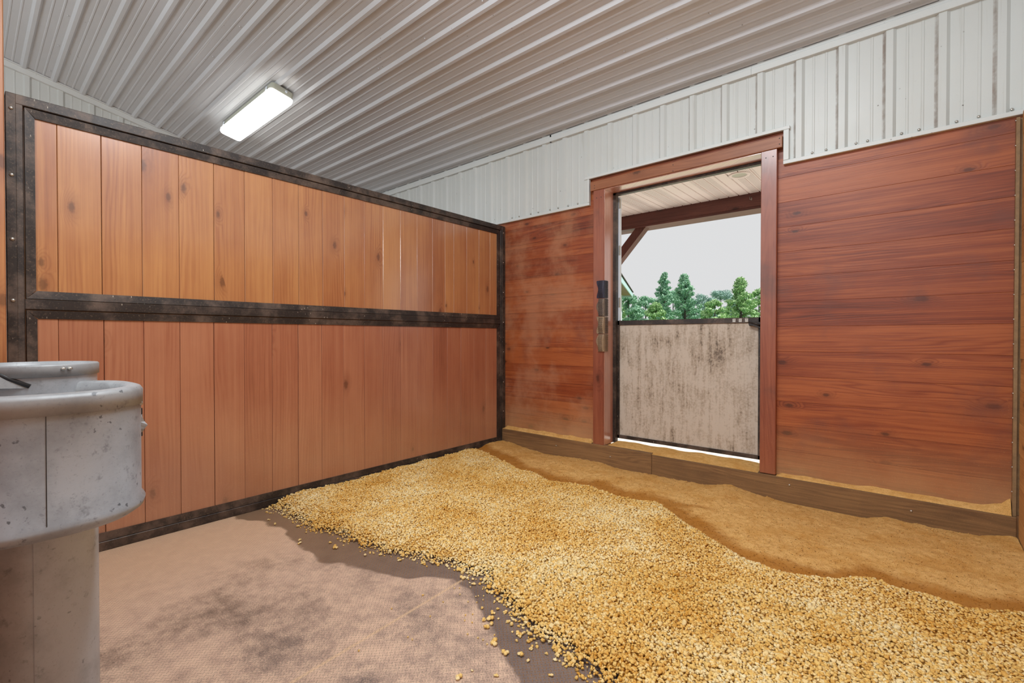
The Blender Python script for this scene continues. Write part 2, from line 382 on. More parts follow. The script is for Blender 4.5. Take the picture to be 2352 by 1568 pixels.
def sawdust():
    T = NT('fine_sawdust'); P = T.pos(False); mo = T.attr('moist'); r = T.attr('tone')
    n = T.noise(P, 30, 5, .7); f = T.noise(P, 330, 3, .7); b = T.noise(P, 5, 4, .6)
    col = T.mix(T.step(n, .35, .7), srgb(238, 192, 122), srgb(216, 166, 96))
    col = T.mix(T.mth('MULTIPLY', T.step(b, .42, .68), .5), col, srgb(206, 146, 66))
    col = T.mix(T.mth('MULTIPLY', T.step(f, .52, .68), .65), col, srgb(122, 84, 44))
    col = T.mix(T.mth('MULTIPLY', T.step(f, .42, .3), .4), col, srgb(240, 208, 150))
    ms = T.step(T.mth('ADD', mo, T.mth('MULTIPLY', T.mth('SUBTRACT', b, .5), .9)), .3, .8)
    col = T.mix(T.mth('MULTIPLY', ms, .8), col, srgb(172, 110, 38))
    col = T.mix(T.mth('MULTIPLY', r, .6), col, srgb(96, 68, 40))
    T.bump(T.mth('ADD', T.mth('MULTIPLY', n, .6), f), .6, .006)
    return T.fin(col, .95, 0, .1)
M['sawdust'] = sawdust()

def emit(name, col, st):
    T = NT(name); T.set(T.b.inputs['Emission Color'], col); T.b.inputs['Emission Strength'].default_value = st
    return T.fin((.9, .9, .9, 1), .3)
M['lens'] = emit('lit_diffuser', (1, .985, .95, 1), 7.0)
M['lamp_housing'] = NT('grey_lamp_housing').fin(srgb(176, 178, 164), .5)
def foliage(name, c1, c2):
    T = NT(name); r = T.attr('rnd')
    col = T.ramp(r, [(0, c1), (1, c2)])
    T.b.inputs['Transmission Weight'].default_value = 0
    return T.fin(col, .6)
M['leaf_a'] = foliage('pine_needles_green', srgb(92, 150, 126), srgb(176, 216, 184))
M['leaf_b'] = foliage('leaves_bright', srgb(110, 160, 110), srgb(196, 226, 164))
M['leaf_c'] = foliage('leaves_bluish', srgb(120, 158, 152), srgb(184, 212, 202))
M['bark'] = NT('bark').fin(srgb(70, 62, 60), .9)
M['ground'] = NT('pale_gravel')
gn = M['ground'].noise(M['ground'].obj(), 6, 5, .7)
gp = M['ground'].pos(); gf = M['ground'].step(gp[1], 7.0, 9.0)
M['ground'] = M['ground'].fin(M['ground'].mix(gf, M['ground'].mix(gn, srgb(196, 188, 176), srgb(226, 220, 210)), M['ground'].mix(gn, srgb(96, 128, 72), srgb(140, 166, 98))), .9)
M['shingle'] = NT('roof_fascia').fin(srgb(168, 196, 204), .5)
M['eave'] = NT('eave_boards').fin(srgb(150, 116, 104), .7)
def brushes(name, a, b):
    T = NT(name); n = T.noise(T.obj(), 40, 4, .6)
    return T.fin(T.mix(n, a, b), .6)
M['brush_dark'] = brushes('navy_brush_pad', srgb(40, 42, 62), srgb(64, 62, 78))
M['brush_mid'] = brushes('half_dusty_brush_pad', srgb(60, 56, 68), srgb(150, 128, 104))
M['brush_tan'] = brushes('dusty_brush_pad', srgb(120, 98, 78), srgb(176, 150, 120))
M['bristle'] = brushes('dark_bristles', srgb(44, 40, 46), srgb(84, 76, 74))
M['bristle_tan'] = brushes('dusty_bristles', srgb(84, 68, 56), srgb(150, 126, 100))

# ------------------------------------------------------------------ setting: constants
PT = 2.32; PL = -3.607                 # partition top, length
CZ = 3.12; CS = .209                   # ceiling: z = CZ - CS*y
XR = 3.735                             # right wall at the back corner
XL = -3.43                             # far side wall of the next stall
DX0, DX1, DZ0, DZ1 = 1.205, 2.467, .178, 2.465   # door opening
YO = .155                              # outer face of the back wall

# ------------------------------------------------------------------ floor
FRONT = [(0.0, -2.425), (.255, -2.407), (.58, -2.397), (.875, -2.342), (1.105, -2.322), (1.361, -2.232), (1.582, -2.163), (1.723, -2.153),
         (1.888, -2.211), (2.062, -2.285), (2.175, -2.345), (2.255, -2.36), (2.355, -2.345), (2.448, -2.371), (2.52, -2.40), (2.8, -2.52), (3.2, -2.72), (3.8, -2.95)]
DARK = [(-.02, -2.66), (.259, -2.541), (.669, -2.517), (.866, -2.559), (1.016, -2.557), (1.171, -2.514), (1.406, -2.423), (1.533, -2.341),
        (1.644, -2.235), (1.749, -2.235), (1.911, -2.344), (2.052, -2.415), (2.173, -2.476), (2.324, -2.55), (2.6, -2.75), (3.1, -3.1), (3.8, -3.4)]
BACK = [(-.01, -.42), (.242, -.503), (.519, -.58), (.81, -.718), (.952, -.699), (1.139, -.804), (1.272, -.748), (1.504, -.705), (1.763, -.774), (2.008, -.714), (2.256, -.927),
        (2.505, -1.089), (2.653, -1.209), (2.817, -1.216), (3.0, -1.177), (3.155, -1.014), (3.25, -1.053), (3.382, -1.039), (3.476, -1.07), (3.621, -.975), (3.8, -.93)]
def line(pts):
    a = np.array(pts); return lambda x: np.interp(x, a[:, 0], a[:, 1])
fF, fD, fB = line(FRONT), line(DARK), line(BACK)
def vnoise(x, y, seed=0):
    """smooth value noise on numpy arrays, 0..1"""
    xi, yi = np.floor(x).astype(np.int64), np.floor(y).astype(np.int64)
    def h(a, b):
        n = (a * 374761393 + b * 668265263 + seed * 974711) & 0x7fffffff
        n = ((n ^ (n >> 13)) * 1274126177) & 0x7fffffff
        return ((n ^ (n >> 16)) & 0xffff) / 65535.0
    fx, fy = x - xi, y - yi; fx = fx * fx * (3 - 2 * fx); fy = fy * fy * (3 - 2 * fy)
    return (h(xi, yi) * (1 - fx) + h(xi + 1, yi) * fx) * (1 - fy) + (h(xi, yi + 1) * (1 - fx) + h(xi + 1, yi + 1) * fx) * fy
def fbm(x, y, s, o=3, seed=0):
    t = 0; a = .5
    for i in range(o): t = t + a * vnoise(x * s, y * s, seed + i); s *= 2.03; a *= .5
    return t / (1 - .5 ** o)

def grid_mesh(name, X, Y, Z, mat, attrs={}, keep=None, smooth=True):
    ny, nx = X.shape
    v = np.stack([X, Y, Z], -1).reshape(-1, 3)
    i = np.arange(nx * ny).reshape(ny, nx)
    q = np.stack([i[:-1, :-1], i[:-1, 1:], i[1:, 1:], i[1:, :-1]], -1).reshape(-1, 4)
    if keep is not None: q = q[keep.reshape(-1)[q].all(1)]
    me = bpy.data.meshes.new(name); me.from_pydata(v.tolist(), [], q.tolist())
    for k, a in attrs.items():
        t = me.attributes.new(k, 'FLOAT', 'POINT'); t.data.foreach_set('value', np.ascontiguousarray(a, dtype=np.float32).reshape(-1))
    me.polygons.foreach_set('use_smooth', [smooth] * len(me.polygons))
    me.materials.append(mat); me.update()
    o = bpy.data.objects.new(name, me); COL.objects.link(o); return o

xs = np.concatenate([[XL - .1, -2, -1, -.3], np.arange(0, 3.76, .02), [4.5, 6, 8]])
ys = np.concatenate([[-9, -7, -5, -4.2], np.arange(-3.9, .0, .02), [0.14]])
X, Y = np.meshgrid(xs, ys)
jit = (fbm(X, Y, 9, 3, 5) - .5) * .1
sw = np.clip((Y - (fD(X) + jit)) / .06 + .5, 0, 1)
grid_mesh('floor', X, Y, X * 0, M['floor'], {'swept': sw, 'moist': sw * 0})['kind'] = 'structure'

# ------------------------------------------------------------------ ceiling: ribbed sheets running along x
def ceiling():
    P = .2155; y0 = -3.388 + .02
    prof = []
    k0, k1 = -27, 17
    for k in range(k0, k1):
        y = y0 + k * P
        # one period, y growing towards the back wall: near flank, rib face, far flank, pan with two minor ribs
        for dy, d in ((0, 0), (.017, .019), (.040, .019), (.057, 0), (.098, 0), (.103, .003), (.111, .003), (.116, 0), (.157, 0), (.162, .003), (.170, .003), (.175, 0)):
            yy = y + dy
            if yy < .15: prof.append((yy, CZ - CS * yy - d + .0))
    prof.append((.16, CZ - CS * .16))
    mb = MB(); x0, x1 = XL - .1, 8.0
    lap = 2.12                                   # end lap between two sheets
    for (a, b, dz) in ((x0, lap + .05, .0), (lap, x1, -.0022)):
        vs = []
        for (y, z) in prof: vs += [(a, y, z + dz), (b, y, z + dz)]
        mb.add(vs, [(2 * i, 2 * i + 1, 2 * i + 3, 2 * i + 2) for i in range(len(prof) - 1)])
    o = mb.build('ceiling', M['ceiling_metal']); o['kind'] = 'structure'
    s = MB()
    for y in (-.6, -1.46, -2.32, -3.18):
        for x in np.arange(-3.2, 3.6, .61):
            screw(s, (x, y + .01, CZ - CS * y - .004), (0, -.2, -1), .006, .005)
    s.build('screw_heads', M['ceiling_metal'], o)
    return o
ceiling()

# ------------------------------------------------------------------ back wall
def siding_profile(x0, x1, ph, P, depth=.018):
    """(x, depth towards the room) corner list of ribbed wall sheet"""
    out = [(x0, 0)]
    k = math.floor((x0 - ph) / P) - 1
    while ph + k * P < x1:
        b = ph + k * P
        for dx, d in ((0, 0), (.012, depth), (.046, depth), (.062, 0), (.105, 0), (.109, .003), (.117, .003), (.121, 0), (.176, 0), (.180, .003), (.188, .003), (.192, 0)):
            if x0 < b + dx < x1: out.append((b + dx, d))
        k += 1
    out.append((x1, 0)); return out

def boards(mb, x0, x1, y0, y1, z0, z1, pitch, c=.0009, seed=1):
    r = random.Random(seed); z = z0
    while z < z1 - .01:
        h = min(pitch, z1 - z); mb.box(x0, x1, y0, y1, z + .0003, z + h - .0003, r.random(), c); z += h

def back_wall():
    mb = MB()
    boards(mb, 0.0, DX0 - .02, 0, .14, .0, 2.40, .1745, seed=3)
    boards(mb, DX1 + .02, 4.2, 0, .14, .0, 2.40, .1745, seed=12)
    boards(mb, XL - .1, 0.0, 0, .14, 0, 2.40, .1745, seed=4)
    mb.box(XL - .1, DX0 - .02, .012, .14, 2.40, 3.2, .5)
    mb.box(DX1 + .02, 4.2, .012, .14, 2.40, 3.2, .5)
    mb.box(DX0 - .02, DX1 + .02, .012, .14, DZ1 + .02, 3.2, .5)
    mb.box(DX0 - .02, DX1 + .02, 0.0, .24, 0, DZ0 - .02, .4)
    w = mb.build('wall_back', M['board_back']); w['kind'] = 'structure'
    # siding, cut in steps around the door head
    s = MB()
    for (a, b, zb) in ((XL - .1, 1.046, 2.372), (1.046, 2.63, 2.61), (2.63, 4.2, 2.372)):
        pr = siding_profile(a, b, 2.668 - .2415 * 30, .2415)
        vs = []
        for (x, d) in pr: vs += [(x, -.004 - d, zb), (x, -.004 - d, 3.16)]
        s.add(vs, [(2 * i, 2 * i + 2, 2 * i + 3, 2 * i + 1) for i in range(len(pr) - 1)])
    s.build('metal_siding', M['siding_metal'], w)
    h = MB(); rr = random.Random(5)
    for x in np.arange(-3.3, 4.1, .2415):
        xx = x + .02
        if -.1 < xx < 1.0 or xx > 2.66:
            for dx in (0, .09): screw(h, (xx + dx + rr.uniform(-.02, .02), -.008, 2.395), (0, -1, 0), .008, .006)
    h.build('siding_screws', M['screw'], w)
    # J trims
    t = MB()
    def jt(x0, x1, z0, z1): t.box(x0, x1, -.03, .0, z0, z1, 0, .002)
    jt(XL, 1.048, 2.352, 2.378); jt(2.606, 4.2, 2.352, 2.378)
    jt(.995, 2.645, 2.59, 2.614)
    jt(1.026, 1.0475, 2.379, 2.589); jt(2.6065, 2.640, 2.379, 2.589)
    a = t.build('trim_1', M['trim_metal']); a['kind'] = 'structure'
    t = MB()
    for (x0, x1) in ((XL, .62), (.60, 2.4), (2.4, 4.2)):
        d = .0 if x0 != .60 else .002
        t.box(x0, x1, -.034 - d, -.0, 3.045, 3.09, 0, .002); t.box(x0, x1, -.024, 0, 3.085, 3.116, 0, .002)
    a = t.build('trim_2', M['trim_metal']); a['kind'] = 'structure'
    # base beam
    b = MB(); b.box(.0, 1.66, -.05, .0, -.02, .178, .35, .004); b.box(1.662, XR, -.05, .0, -.02, .17, .62, .004)
    o = b.build('baseboard_back', M['beam_wood']); o['kind'] = 'structure'
    sc = MB()
    for (x, z) in ((.7, .1), (1.28, .09), (2.66, .125), (3.3, .1)): screw(sc, (x, -.05, z), (0, -1, 0), .007, .005)
    sc.build('screw', M['screw'], o)
back_wall()

# other walls of the setting
def other_walls():
    mb = MB(); pr = siding_profile(-9, .0, -8.9, .2415, .018)
    vs = []
    for (y, d) in pr: vs += [(XL + d, y, 2.2), (XL + d, y, CZ - CS * y + .02)]
    mb.add(vs, [(2 * i + 1, 2 * i + 3, 2 * i + 2, 2 * i) for i in range(len(pr) - 1)])
    mb.box(XL - .12, XL - .001, -9, .14, 0, 3.1)
    mb.prism([(XL - .12, -9, 3.1), (XL - .12, .14, 3.1), (XL - .12, .14, 3.09), (XL - .12, -9, 4.99)], (.119, 0, 0))
    w = mb.build('wall_left', M['siding_metal']); w['kind'] = 'structure'
    t = MB(); n = Vector((0, .209, -1)).normalized()
    a = Vector((XL + .001, -8.5, CZ + CS * 8.5 - .004)); b = Vector((XL + .001, .0, CZ - .004))
    t.obox(a, b - a, (.034, 0, 0), (0, 0, -.065)); t.obox(a + Vector((0, 0, .0)), b - a, (.05, 0, 0), (0, 0, -.012))
    o = t.build('trim_3', M['trim_metal']); o['kind'] = 'structure'
    # right-hand divider of pale pine boards, its ends ragged in the corner
    mb = MB(); r = random.Random(9); z = 0.0
    while z < 2.34:
        h = min(.172, 2.36 - z); e = r.uniform(-.012, .014)
        mb.obox((XR + .006, -.05 + e, z), (.05, 0, 0), (-.021 * 3.85, -3.85, 0), (0, 0, h - .0025), r.random()); z += h
    w = mb.build('wall_right', M['pine_raw']); w['kind'] = 'structure'
    s = MB(); s.box(XR - .016, XR - .001, -.03, -.001, .17, 2.34, 0, .001); s.box(XR - .016, XR + .03, -.006, -.001, .17, 2.34, 0, .001)
    c = s.build('trim_4', M['dusty_steel']); c['kind'] = 'structure'
    for k in range(16):
        q = MB(); screw(q, (XR - .016, -.02, .3 + k * .135), (-1, -.3, 0), .005, .004); q.build('screw', M['screw'], c)
    # stall front: low boarded wall left of the gateway, its post at the end of the divider
    mb = MB()
    mb.box(-.07, .062, -3.90, -3.612, 0, 3.88, .7, .004)
    o = mb.build('trim_5', M['plank_upper']); o['kind'] = 'structure'
    mb = MB(); x = .065; r = random.Random(2)
    while x < 2.2: mb.box(x, x + .17, -3.905, -3.86, 0, 1.28, r.random(), .002); x += .1715
    o = mb.build('wall_front', M['plank_lower']); o['kind'] = 'structure'
other_walls()

# ------------------------------------------------------------------ door
def door():
    d = empty('door_1', (DX0, 0, DZ0)); d['kind'] = 'structure'
    base = Vector((DX0, 0, DZ0))
    def part(name, mb, mat, parent=None):
        o = mb.build(name, mat); p = parent or d; o.parent = p; o.matrix_parent_inverse = Matrix.Translation(-base) if p is d else Matrix.Identity(4)
        return o
    for (x0, x1, r) in ((1.096, 1.203, .2), (2.469, 2.570, .6)):
        mb = MB(); mb.box(x0, x1, -.036, .012, DZ0 - .004, DZ1 + .005, r, .003); part('casing', mb, M['casing_v'])
    mb = MB(); mb.box(1.066, 2.602, -.04, .012, DZ1 + .006, 2.552, .4, .003); part('header', mb, M['casing_h'])
    mb = MB(); mb.box(1.17, 1.207, -.026, .13, DZ0, DZ1 + .02, .35, .001); part('jamb', mb, M['jamb_wood'])
    mb = MB(); mb.box(2.467, 2.50, -.026, .13, DZ0, DZ1 + .02, .55, .001); part('jamb', mb, M['jamb_wood'])
    mb = MB(); mb.box(1.207, 2.467, -.026, .13, DZ1 - .002, DZ1 + .02, .5, .001); part('head_jamb', mb, M['jamb_wood'])
    mb = MB()
    mb.box(1.19, 1.235, .13, .177, DZ0, DZ1, 0, .002); mb.box(2.446, 2.48, .13, .178, DZ0, DZ1, 0, .002); mb.box(1.19, 2.48, .13, .178, DZ1 - .022, DZ1 + .02, 0, .002)
    part('steel_stop', mb, M['steel'])
    sc = MB()
    for (x, z) in ((1.11, 2.515), (1.11, 2.49), (2.585, 2.535), (2.585, 2.495), (1.83, 2.53), (1.83, 2.48), (1.13, 2.4), (1.175, 2.4), (2.5, 2.42), (2.545, 2.42)): screw(sc, (x, -.036 if z < 2.45 else -.04, z), (0, -1, 0), .004, .001)
    part('screw', sc, M['dark_edge'])
    # lower leaf
    z0, z1 = .215, 1.298; xa, xb = 1.231, 2.441
    mb = MB(); mb.box(xa + .01, xb - .01, .178, .196, z0 + .01, z1 - .01, .3)
    lf = part('lower_leaf', mb, M['leaf_panel'])
    lf['label'] = 'taupe mould-streaked sheet'
    mb = MB()
    for (a, b, c, e) in ((xa, xa + .022, z0, z1), (xb - .03, xb, z0, z1), (xa, xb, z0, z0 + .032), (xa, xb, z1 - .042, z1)):
        mb.box(a, b, .168, .212, c, e, 0, .002)
    o = mb.build('leaf_frame', M['steel']); o.parent = lf
    mb = MB(); mb.box(2.352, 2.446, .14, .168, 1.232, 1.262, 0, .003); mb.obox((2.35, .135, 1.256), (.09, 0, -.035), (0, .03, 0), (.0, 0, -.012)); mb.tube([(2.35, .14, 1.262), (2.40, .13, 1.25), (2.444, .135, 1.235)], .006, 8)
    o = mb.build('latch', M['steel']); o.parent = lf
    mb = MB()
    for x in (2.24, 2.285, 2.33):
        mb.box(x - .013, x + .013, .162, .168, 1.262, 1.292, 0, .002); screw(mb, (x, .162, 1.283), (0, -1, 0), .004, .003)
    o = mb.build('latch_plate', M['screw']); o.parent = lf
    # upper leaf, swung right back against the outside wall: only its hinge edge shows
    mb = MB(); mb.obox((1.246, .205, 1.335), (-.028, .0, 0), (-.42, 1.12, 0), (0, 0, 1.10))
    mb2 = MB(); mb2.box(1.226, 1.248, .18, .215, 1.30, 2.435, 0, .002)
    u = part('upper_leaf', mb2, M['white_paint']); u['label'] = 'pale painted edge of the leaf folded open outside'
    mb = MB(); mb.obox((1.222, .215, 1.31), (-.04, -.01, 0), (-.60, .62, 0), (0, 0, 1.12)); o = mb.build('leaf_sheet', M['white_paint']); o.parent = u
    mb = MB()
    for z in (1.42, 1.9, 2.33): mb.box(1.238, 1.2495, .176, .2, z, z + .09, 0, .002)
    o = mb.build('hinge', M['screw']); o.parent = u
door()

# ------------------------------------------------------------------ stall partition
def partition():
    t = empty('stall_partition', (-.02, PL, 0))
    tag(t, 'long divider of reddish-brown upright boards in a dark steel frame', 'partition', kind='thing')
    base = Vector((-.02, PL, 0))
    def part(name, mb, mat, par=None):
        o = mb.build(name, mat); o.parent = par or t
        if par is None: o.matrix_parent_inverse = Matrix.Translation(-base)
        return o
    x0, x1 = -.058, 0.0
    ya, yb = PL, -.001
    mb = MB(); mb.box(x0, x1, ya, -3.548, 0, PT, 0, .003); mb.box(x0, x1 + .004, ya, -3.572, 0.0, PT - .002, 0, .002)
    p = part('frame_post', mb, M['steel'])
    for z in (2.245, 1.926, 1.619, 1.325, 1.02, .7):
        s = MB(); screw(s, (.004, -3.588, z), (1, 0, 0), .009, .006); part('screw', s, M['screw'], p)
    mb = MB(); mb.box(x0, x1, -.068, yb, .0, PT - .012, 0, .003); mb.box(x0, x1 + .005, -.05, yb, .03, PT - .014, 0, .002)
    p = part('frame_post', mb, M['steel'])
    for z in (2.248, 1.935, 1.619, 1.303, .99, .67, .36):
        s = MB(); screw(s, (.005, -.031, z), (1, 0, 0), .006, .004); part('screw', s, M['screw'], p)
    mb = MB(); mb.box(x0 - .002, x1 + .002, ya, yb, 2.272, PT, 0, .003); part('top_rail', mb, M['steel'])
    mb = MB(); mb.box(x0, x1, -3.548, -.068, 1.284, 1.334, 0, .003); part('middle_rail', mb, M['steel'])
    mb = MB(); mb.box(x0, x1, -3.548, -.068, .0, .05, 0, .003); part('bottom_rail', mb, M['steel'])
    # mitred angle strips round both openings
    def ring(zlo, zhi, wt, wb, wl, wr):
        Y0, Y1 = -3.544, -.07
        o = [(Y0, zlo), (Y1, zlo), (Y1, zhi), (Y0, zhi)]
        i = [(Y0 + wl, zlo + wb), (Y1 - wr, zlo + wb), (Y1 - wr, zhi - wt), (Y0 + wl, zhi - wt)]
        mb = MB(); g = .0012
        for k in range(4):
            k2 = (k + 1) % 4
            q = [o[k], o[k2], i[k2], i[k]]
            c = (sum(a for a, b in q) / 4, sum(b for a, b in q) / 4)
            q = [(a + (c[0] - a) * (g / max(.02, abs(c[0] - a))), b + (c[1] - b) * (g / max(.02, abs(c[1] - b)))) for a, b in q]
            # outer edge stands a little prouder than the inner edge
            pts_f = [(-.003, *q[0]), (-.003, *q[1]), (-.008, *q[2]), (-.008, *q[3])]
            pts_b = [(-.03, a, b) for a, b in q]
            mb.add(pts_b + pts_f, [(3, 2, 1, 0), (4, 5, 6, 7), (0, 1, 5, 4), (1, 2, 6, 5), (2, 3, 7, 6), (3, 0, 4, 7)])
        return mb
    part('panel_molding', ring(1.336, 2.268, .043, .042, .037, .047), M['steel'])
    part('panel_molding', ring(.052, 1.281, .043, .044, .040, .047), M['steel'])
    up = [-3.52, -3.429, -3.26, -3.086, -2.911, -2.729, -2.552, -2.376, -2.2, -2.023, -1.849, -1.676, -1.503, -1.331, -1.155, -.98, -.83, -.72, -.55, -.38, -.22, -.1]
    lo = [-3.52, -3.43, -3.254, -3.082, -2.91, -2.733, -2.558, -2.384, -2.208, -2.032, -1.858, -1.677, -1.508, -1.33, -1.151, -.978, -.804, -.63, -.45, -.28, -.1]
    for nm, ed, z0, z1, mt, sd in (('upper_panel', up, 1.35, 2.25, 'plank_upper', 21), ('lower_panel', lo, .07, 1.26, 'plank_lower', 22)):
        mb = MB(); r = random.Random(sd)
        for i, (a, b) in enumerate(zip(ed[:-1], ed[1:])):
            gap = .0022 if i in (2, 5, 8) else .0008
            dx = r.uniform(-.0012, .0012)
            mb.box(-.034, -.016 + dx, a + gap, b - .0006, z0, z1, r.random(), .0016)
        mb.box(-.05, -.0345, -3.56, -.05, z0 - .03, z1 + .03, .5)
        part(nm, mb, M[mt])
partition()

# ------------------------------------------------------------------ strip light on the ceiling
def strip_light():
    Lx, Wy = 1.30, .205
    t = empty('strip_light', (-1.83, -1.79, CZ + CS * 1.79 - .022)); t.rotation_euler = (-math.atan(CS), 0, 0)
    tag(t, 'lit rectangular strip lamp fixed under the ribbed ceiling', 'ceiling light')
    def rbox(L, Wd, z0, z1, r, taper=0, seg=5):
        pts = []
        for cx, cy, a0 in ((L / 2 - r, Wd / 2 - r, 0), (-L / 2 + r, Wd / 2 - r, 90), (-L / 2 + r, -Wd / 2 + r, 180), (L / 2 - r, -Wd / 2 + r, 270)):
            for k in range(seg + 1):
                a = math.radians(a0 + 90 * k / seg); pts.append((cx + r * math.cos(a), cy + r * math.sin(a)))
        mb = MB(); n = len(pts); rings = [(z0, 1, 1)] if not taper else [(z0, 1, 1), (z0 - (z0 - z1) * .6, .997, .985), (z1 + .006, .985, .93), (z1, .97, .86)]
        if not taper: rings.append((z1, 1, 1))
        vs = [(x * sx, y * sy, z) for (z, sx, sy) in rings for (x, y) in pts]
        fs = [(i * n + (k + 1) % n, i * n + k, (i + 1) * n + k, (i + 1) * n + (k + 1) % n) for i in range(len(rings) - 1) for k in range(n)]
        fs.append(tuple(range(n))); fs.append(tuple(range((len(rings) - 1) * n, len(rings) * n))[::-1])
        mb.add(vs, fs); return mb
    rbox(Lx, Wy, 0.0, -.062, .03).build('housing', M['lamp_housing'], t)
    rbox(Lx + .012, Wy + .012, -.062, -.112, .034, True).build('diffuser', M['lens'], t)
    for sx in (-.5, .5):
        mb = MB(); mb.box(sx * 1.1 - .012, sx * 1.1 + .012, -Wy / 2 - .012, -Wy / 2 - .004, -.06, -.02, 0, .002); mb.build('clip', M['white_paint'], t)
    mb = MB(); screw(mb, (Lx / 2, .03, -.02), (1, 0, 0), .012, .006); mb.build('end_plug', M['white_paint'], t)
strip_light()

# ------------------------------------------------------------------ waterer
def waterer():
    cx, cy = 1.255, -3.606; r = .146
    t = empty('horse_waterer', (cx, cy, 0))
    tag(t, 'grey metal pedestal waterer with a broad round bowl, beside the dusty mat', 'waterer')
    def ln(mb, name, mat, par=None):
        o = mb.build(name, mat); o.parent = par or t
        if par is None: o.matrix_parent_inverse = Matrix.Translation((-cx, -cy, 0))
        return o
    mb = MB(); mb.lathe([(r, 0), (r, 1.033)], 72, (cx, cy)); mb.lathe([(r - .012, 1.033), (r - .012, .88), (0.001, .88)], 72, (cx, cy))
    ped = ln(mb, 'pedestal', M['waterer_tube'])
    mb = MB(); mb.lathe([(r + .001, 1.033), (r + .005, 1.035), (r + .005, 1.065), (r + .002, 1.069), (r - .008, 1.069), (r - .009, 1.02)], 72, (cx, cy)); ln(mb, 'top_collar', M['waterer_rim'])
    def on(a, z, q=0): a = math.radians(a); return (cx + (r + q) * math.cos(a), cy + (r + q) * math.sin(a), z), (math.cos(a), math.sin(a), 0)
    for a, z in ((40, 1.002), (58, .999), (-4, .655), (20, 1.056), (26, 1.056)):
        mb = MB(); p, n = on(a, z, .0 if z < 1.03 else .005); screw(mb, p, n, .009 if z < 1.03 else .006, .008); ln(mb, 'bolt', M['screw'], ped).matrix_parent_inverse = Matrix.Identity(4)
    mb = MB(); p, n = on(-4, .0); tn = Vector((-n[1], n[0], 0)); mb.obox(Vector(p) - tn * .003, tn * .006, Vector(n) * .0025, (0, 0, .645)); ln(mb, 'seam', M['waterer_tube'], ped).matrix_parent_inverse = Matrix.Identity(4)
    # bowl: a rounded, nearly square drum hung on the room side of the pedestal
    bx, by = 1.539, -3.614; A = .225
    e = 2.55
    def sup(a): return (abs(math.cos(a)) ** e + abs(math.sin(a) / .92) ** e) ** (-1 / e)
    zt, zb = 1.015, .666
    outer = [(.10, zb), (A - .07, zb), (A - .018, zb + .006), (A + .002, zb + .02), (A + .006, zb + .034), (A - .003, zb + .042), (A - .003, zt - .05)]
    mb = MB(); mb.lathe(outer, 96, (bx, by), shape=sup); bowl = ln(mb, 'bowl', M['waterer_body'])
    mb = MB(); mb.lathe([(A - .003, zt - .05), (A + .0015, zt - .049), (A + .002, zt - .012), (A - .004, zt - .003), (A - .014, zt), (A - .034, zt), (A - .043, zt - .006), (A - .048, zt - .03), (A - .055, zt - .12), (A - .12, zt - .18), (0.001, zt - .19)], 96, (bx, by), shape=sup)
    ln(mb, 'bowl_rim', M['waterer_rim'], bowl).matrix_parent_inverse = Matrix.Identity(4)
    def ob(a, q=0): a = math.radians(a); s = (A - .003 + q) * sup(a); return Vector((bx + s * math.cos(a), by + s * math.sin(a), 0)), Vector((math.cos(a), math.sin(a), 0))
    mb = MB(); p, n = ob(-1.5); tn = Vector((-n[1], n[0], 0)); mb.obox(p - tn * .0007 + Vector((0, 0, zb + .042)), tn * .0014, n * .001, (0, 0, zt - .05 - zb - .042)); ln(mb, 'bowl_seam', M['dark_edge'], bowl).matrix_parent_inverse = Matrix.Identity(4)
    mb = MB(); p, n = ob(72); tn = Vector((-n[1], n[0], 0)); mb.obox(p - tn * .004 + Vector((0, 0, .865)), tn * .008, n * .003, (0, 0, .08)); ln(mb, 'slot', M['dark_edge'], bowl).matrix_parent_inverse = Matrix.Identity(4)
    mb = MB(); p, n = ob(60); screw(mb, p + Vector((0, 0, .965)), n, .007, .006); ln(mb, 'bolt', M['screw'], bowl).matrix_parent_inverse = Matrix.Identity(4)
    mb = MB(); p, n = ob(66); tn = Vector((-n[1], n[0], 0)); rr = random.Random(4)
    prev = None
    for k in range(6):
        z = .93 - k * .010; w = (.002, .005, .008, .016, .009, .003)[k]
        q = p + Vector((0, 0, z)); row = [q - tn * .01, q + n * w + tn * rr.uniform(-.006, .006), q + tn * .012]
        if prev: mb.add(prev + row, [(0, 1, 4, 3), (1, 2, 5, 4)])
        prev = row
    ln(mb, 'torn_label', M['waterer_rim'], bowl).matrix_parent_inverse = Matrix.Identity(4)
    # valve cover leaning between the pedestal and the bowl
    mb = MB(); mb.obox((1.40, -3.70, 1.01), (.0, .075, -.005), (-.012, 0, .006), (-.012, -.075, .05)); fl = ln(mb, 'valve_cover', M['waterer_rim'])
    mb = MB(); mb.tube([(1.398, -3.622, 1.01), (1.39, -3.66, 1.032), (1.38, -3.70, 1.058)], .007, 8); ln(mb, 'cover_edge', M['dark_edge'], fl).matrix_parent_inverse = Matrix.Identity(4)
waterer()

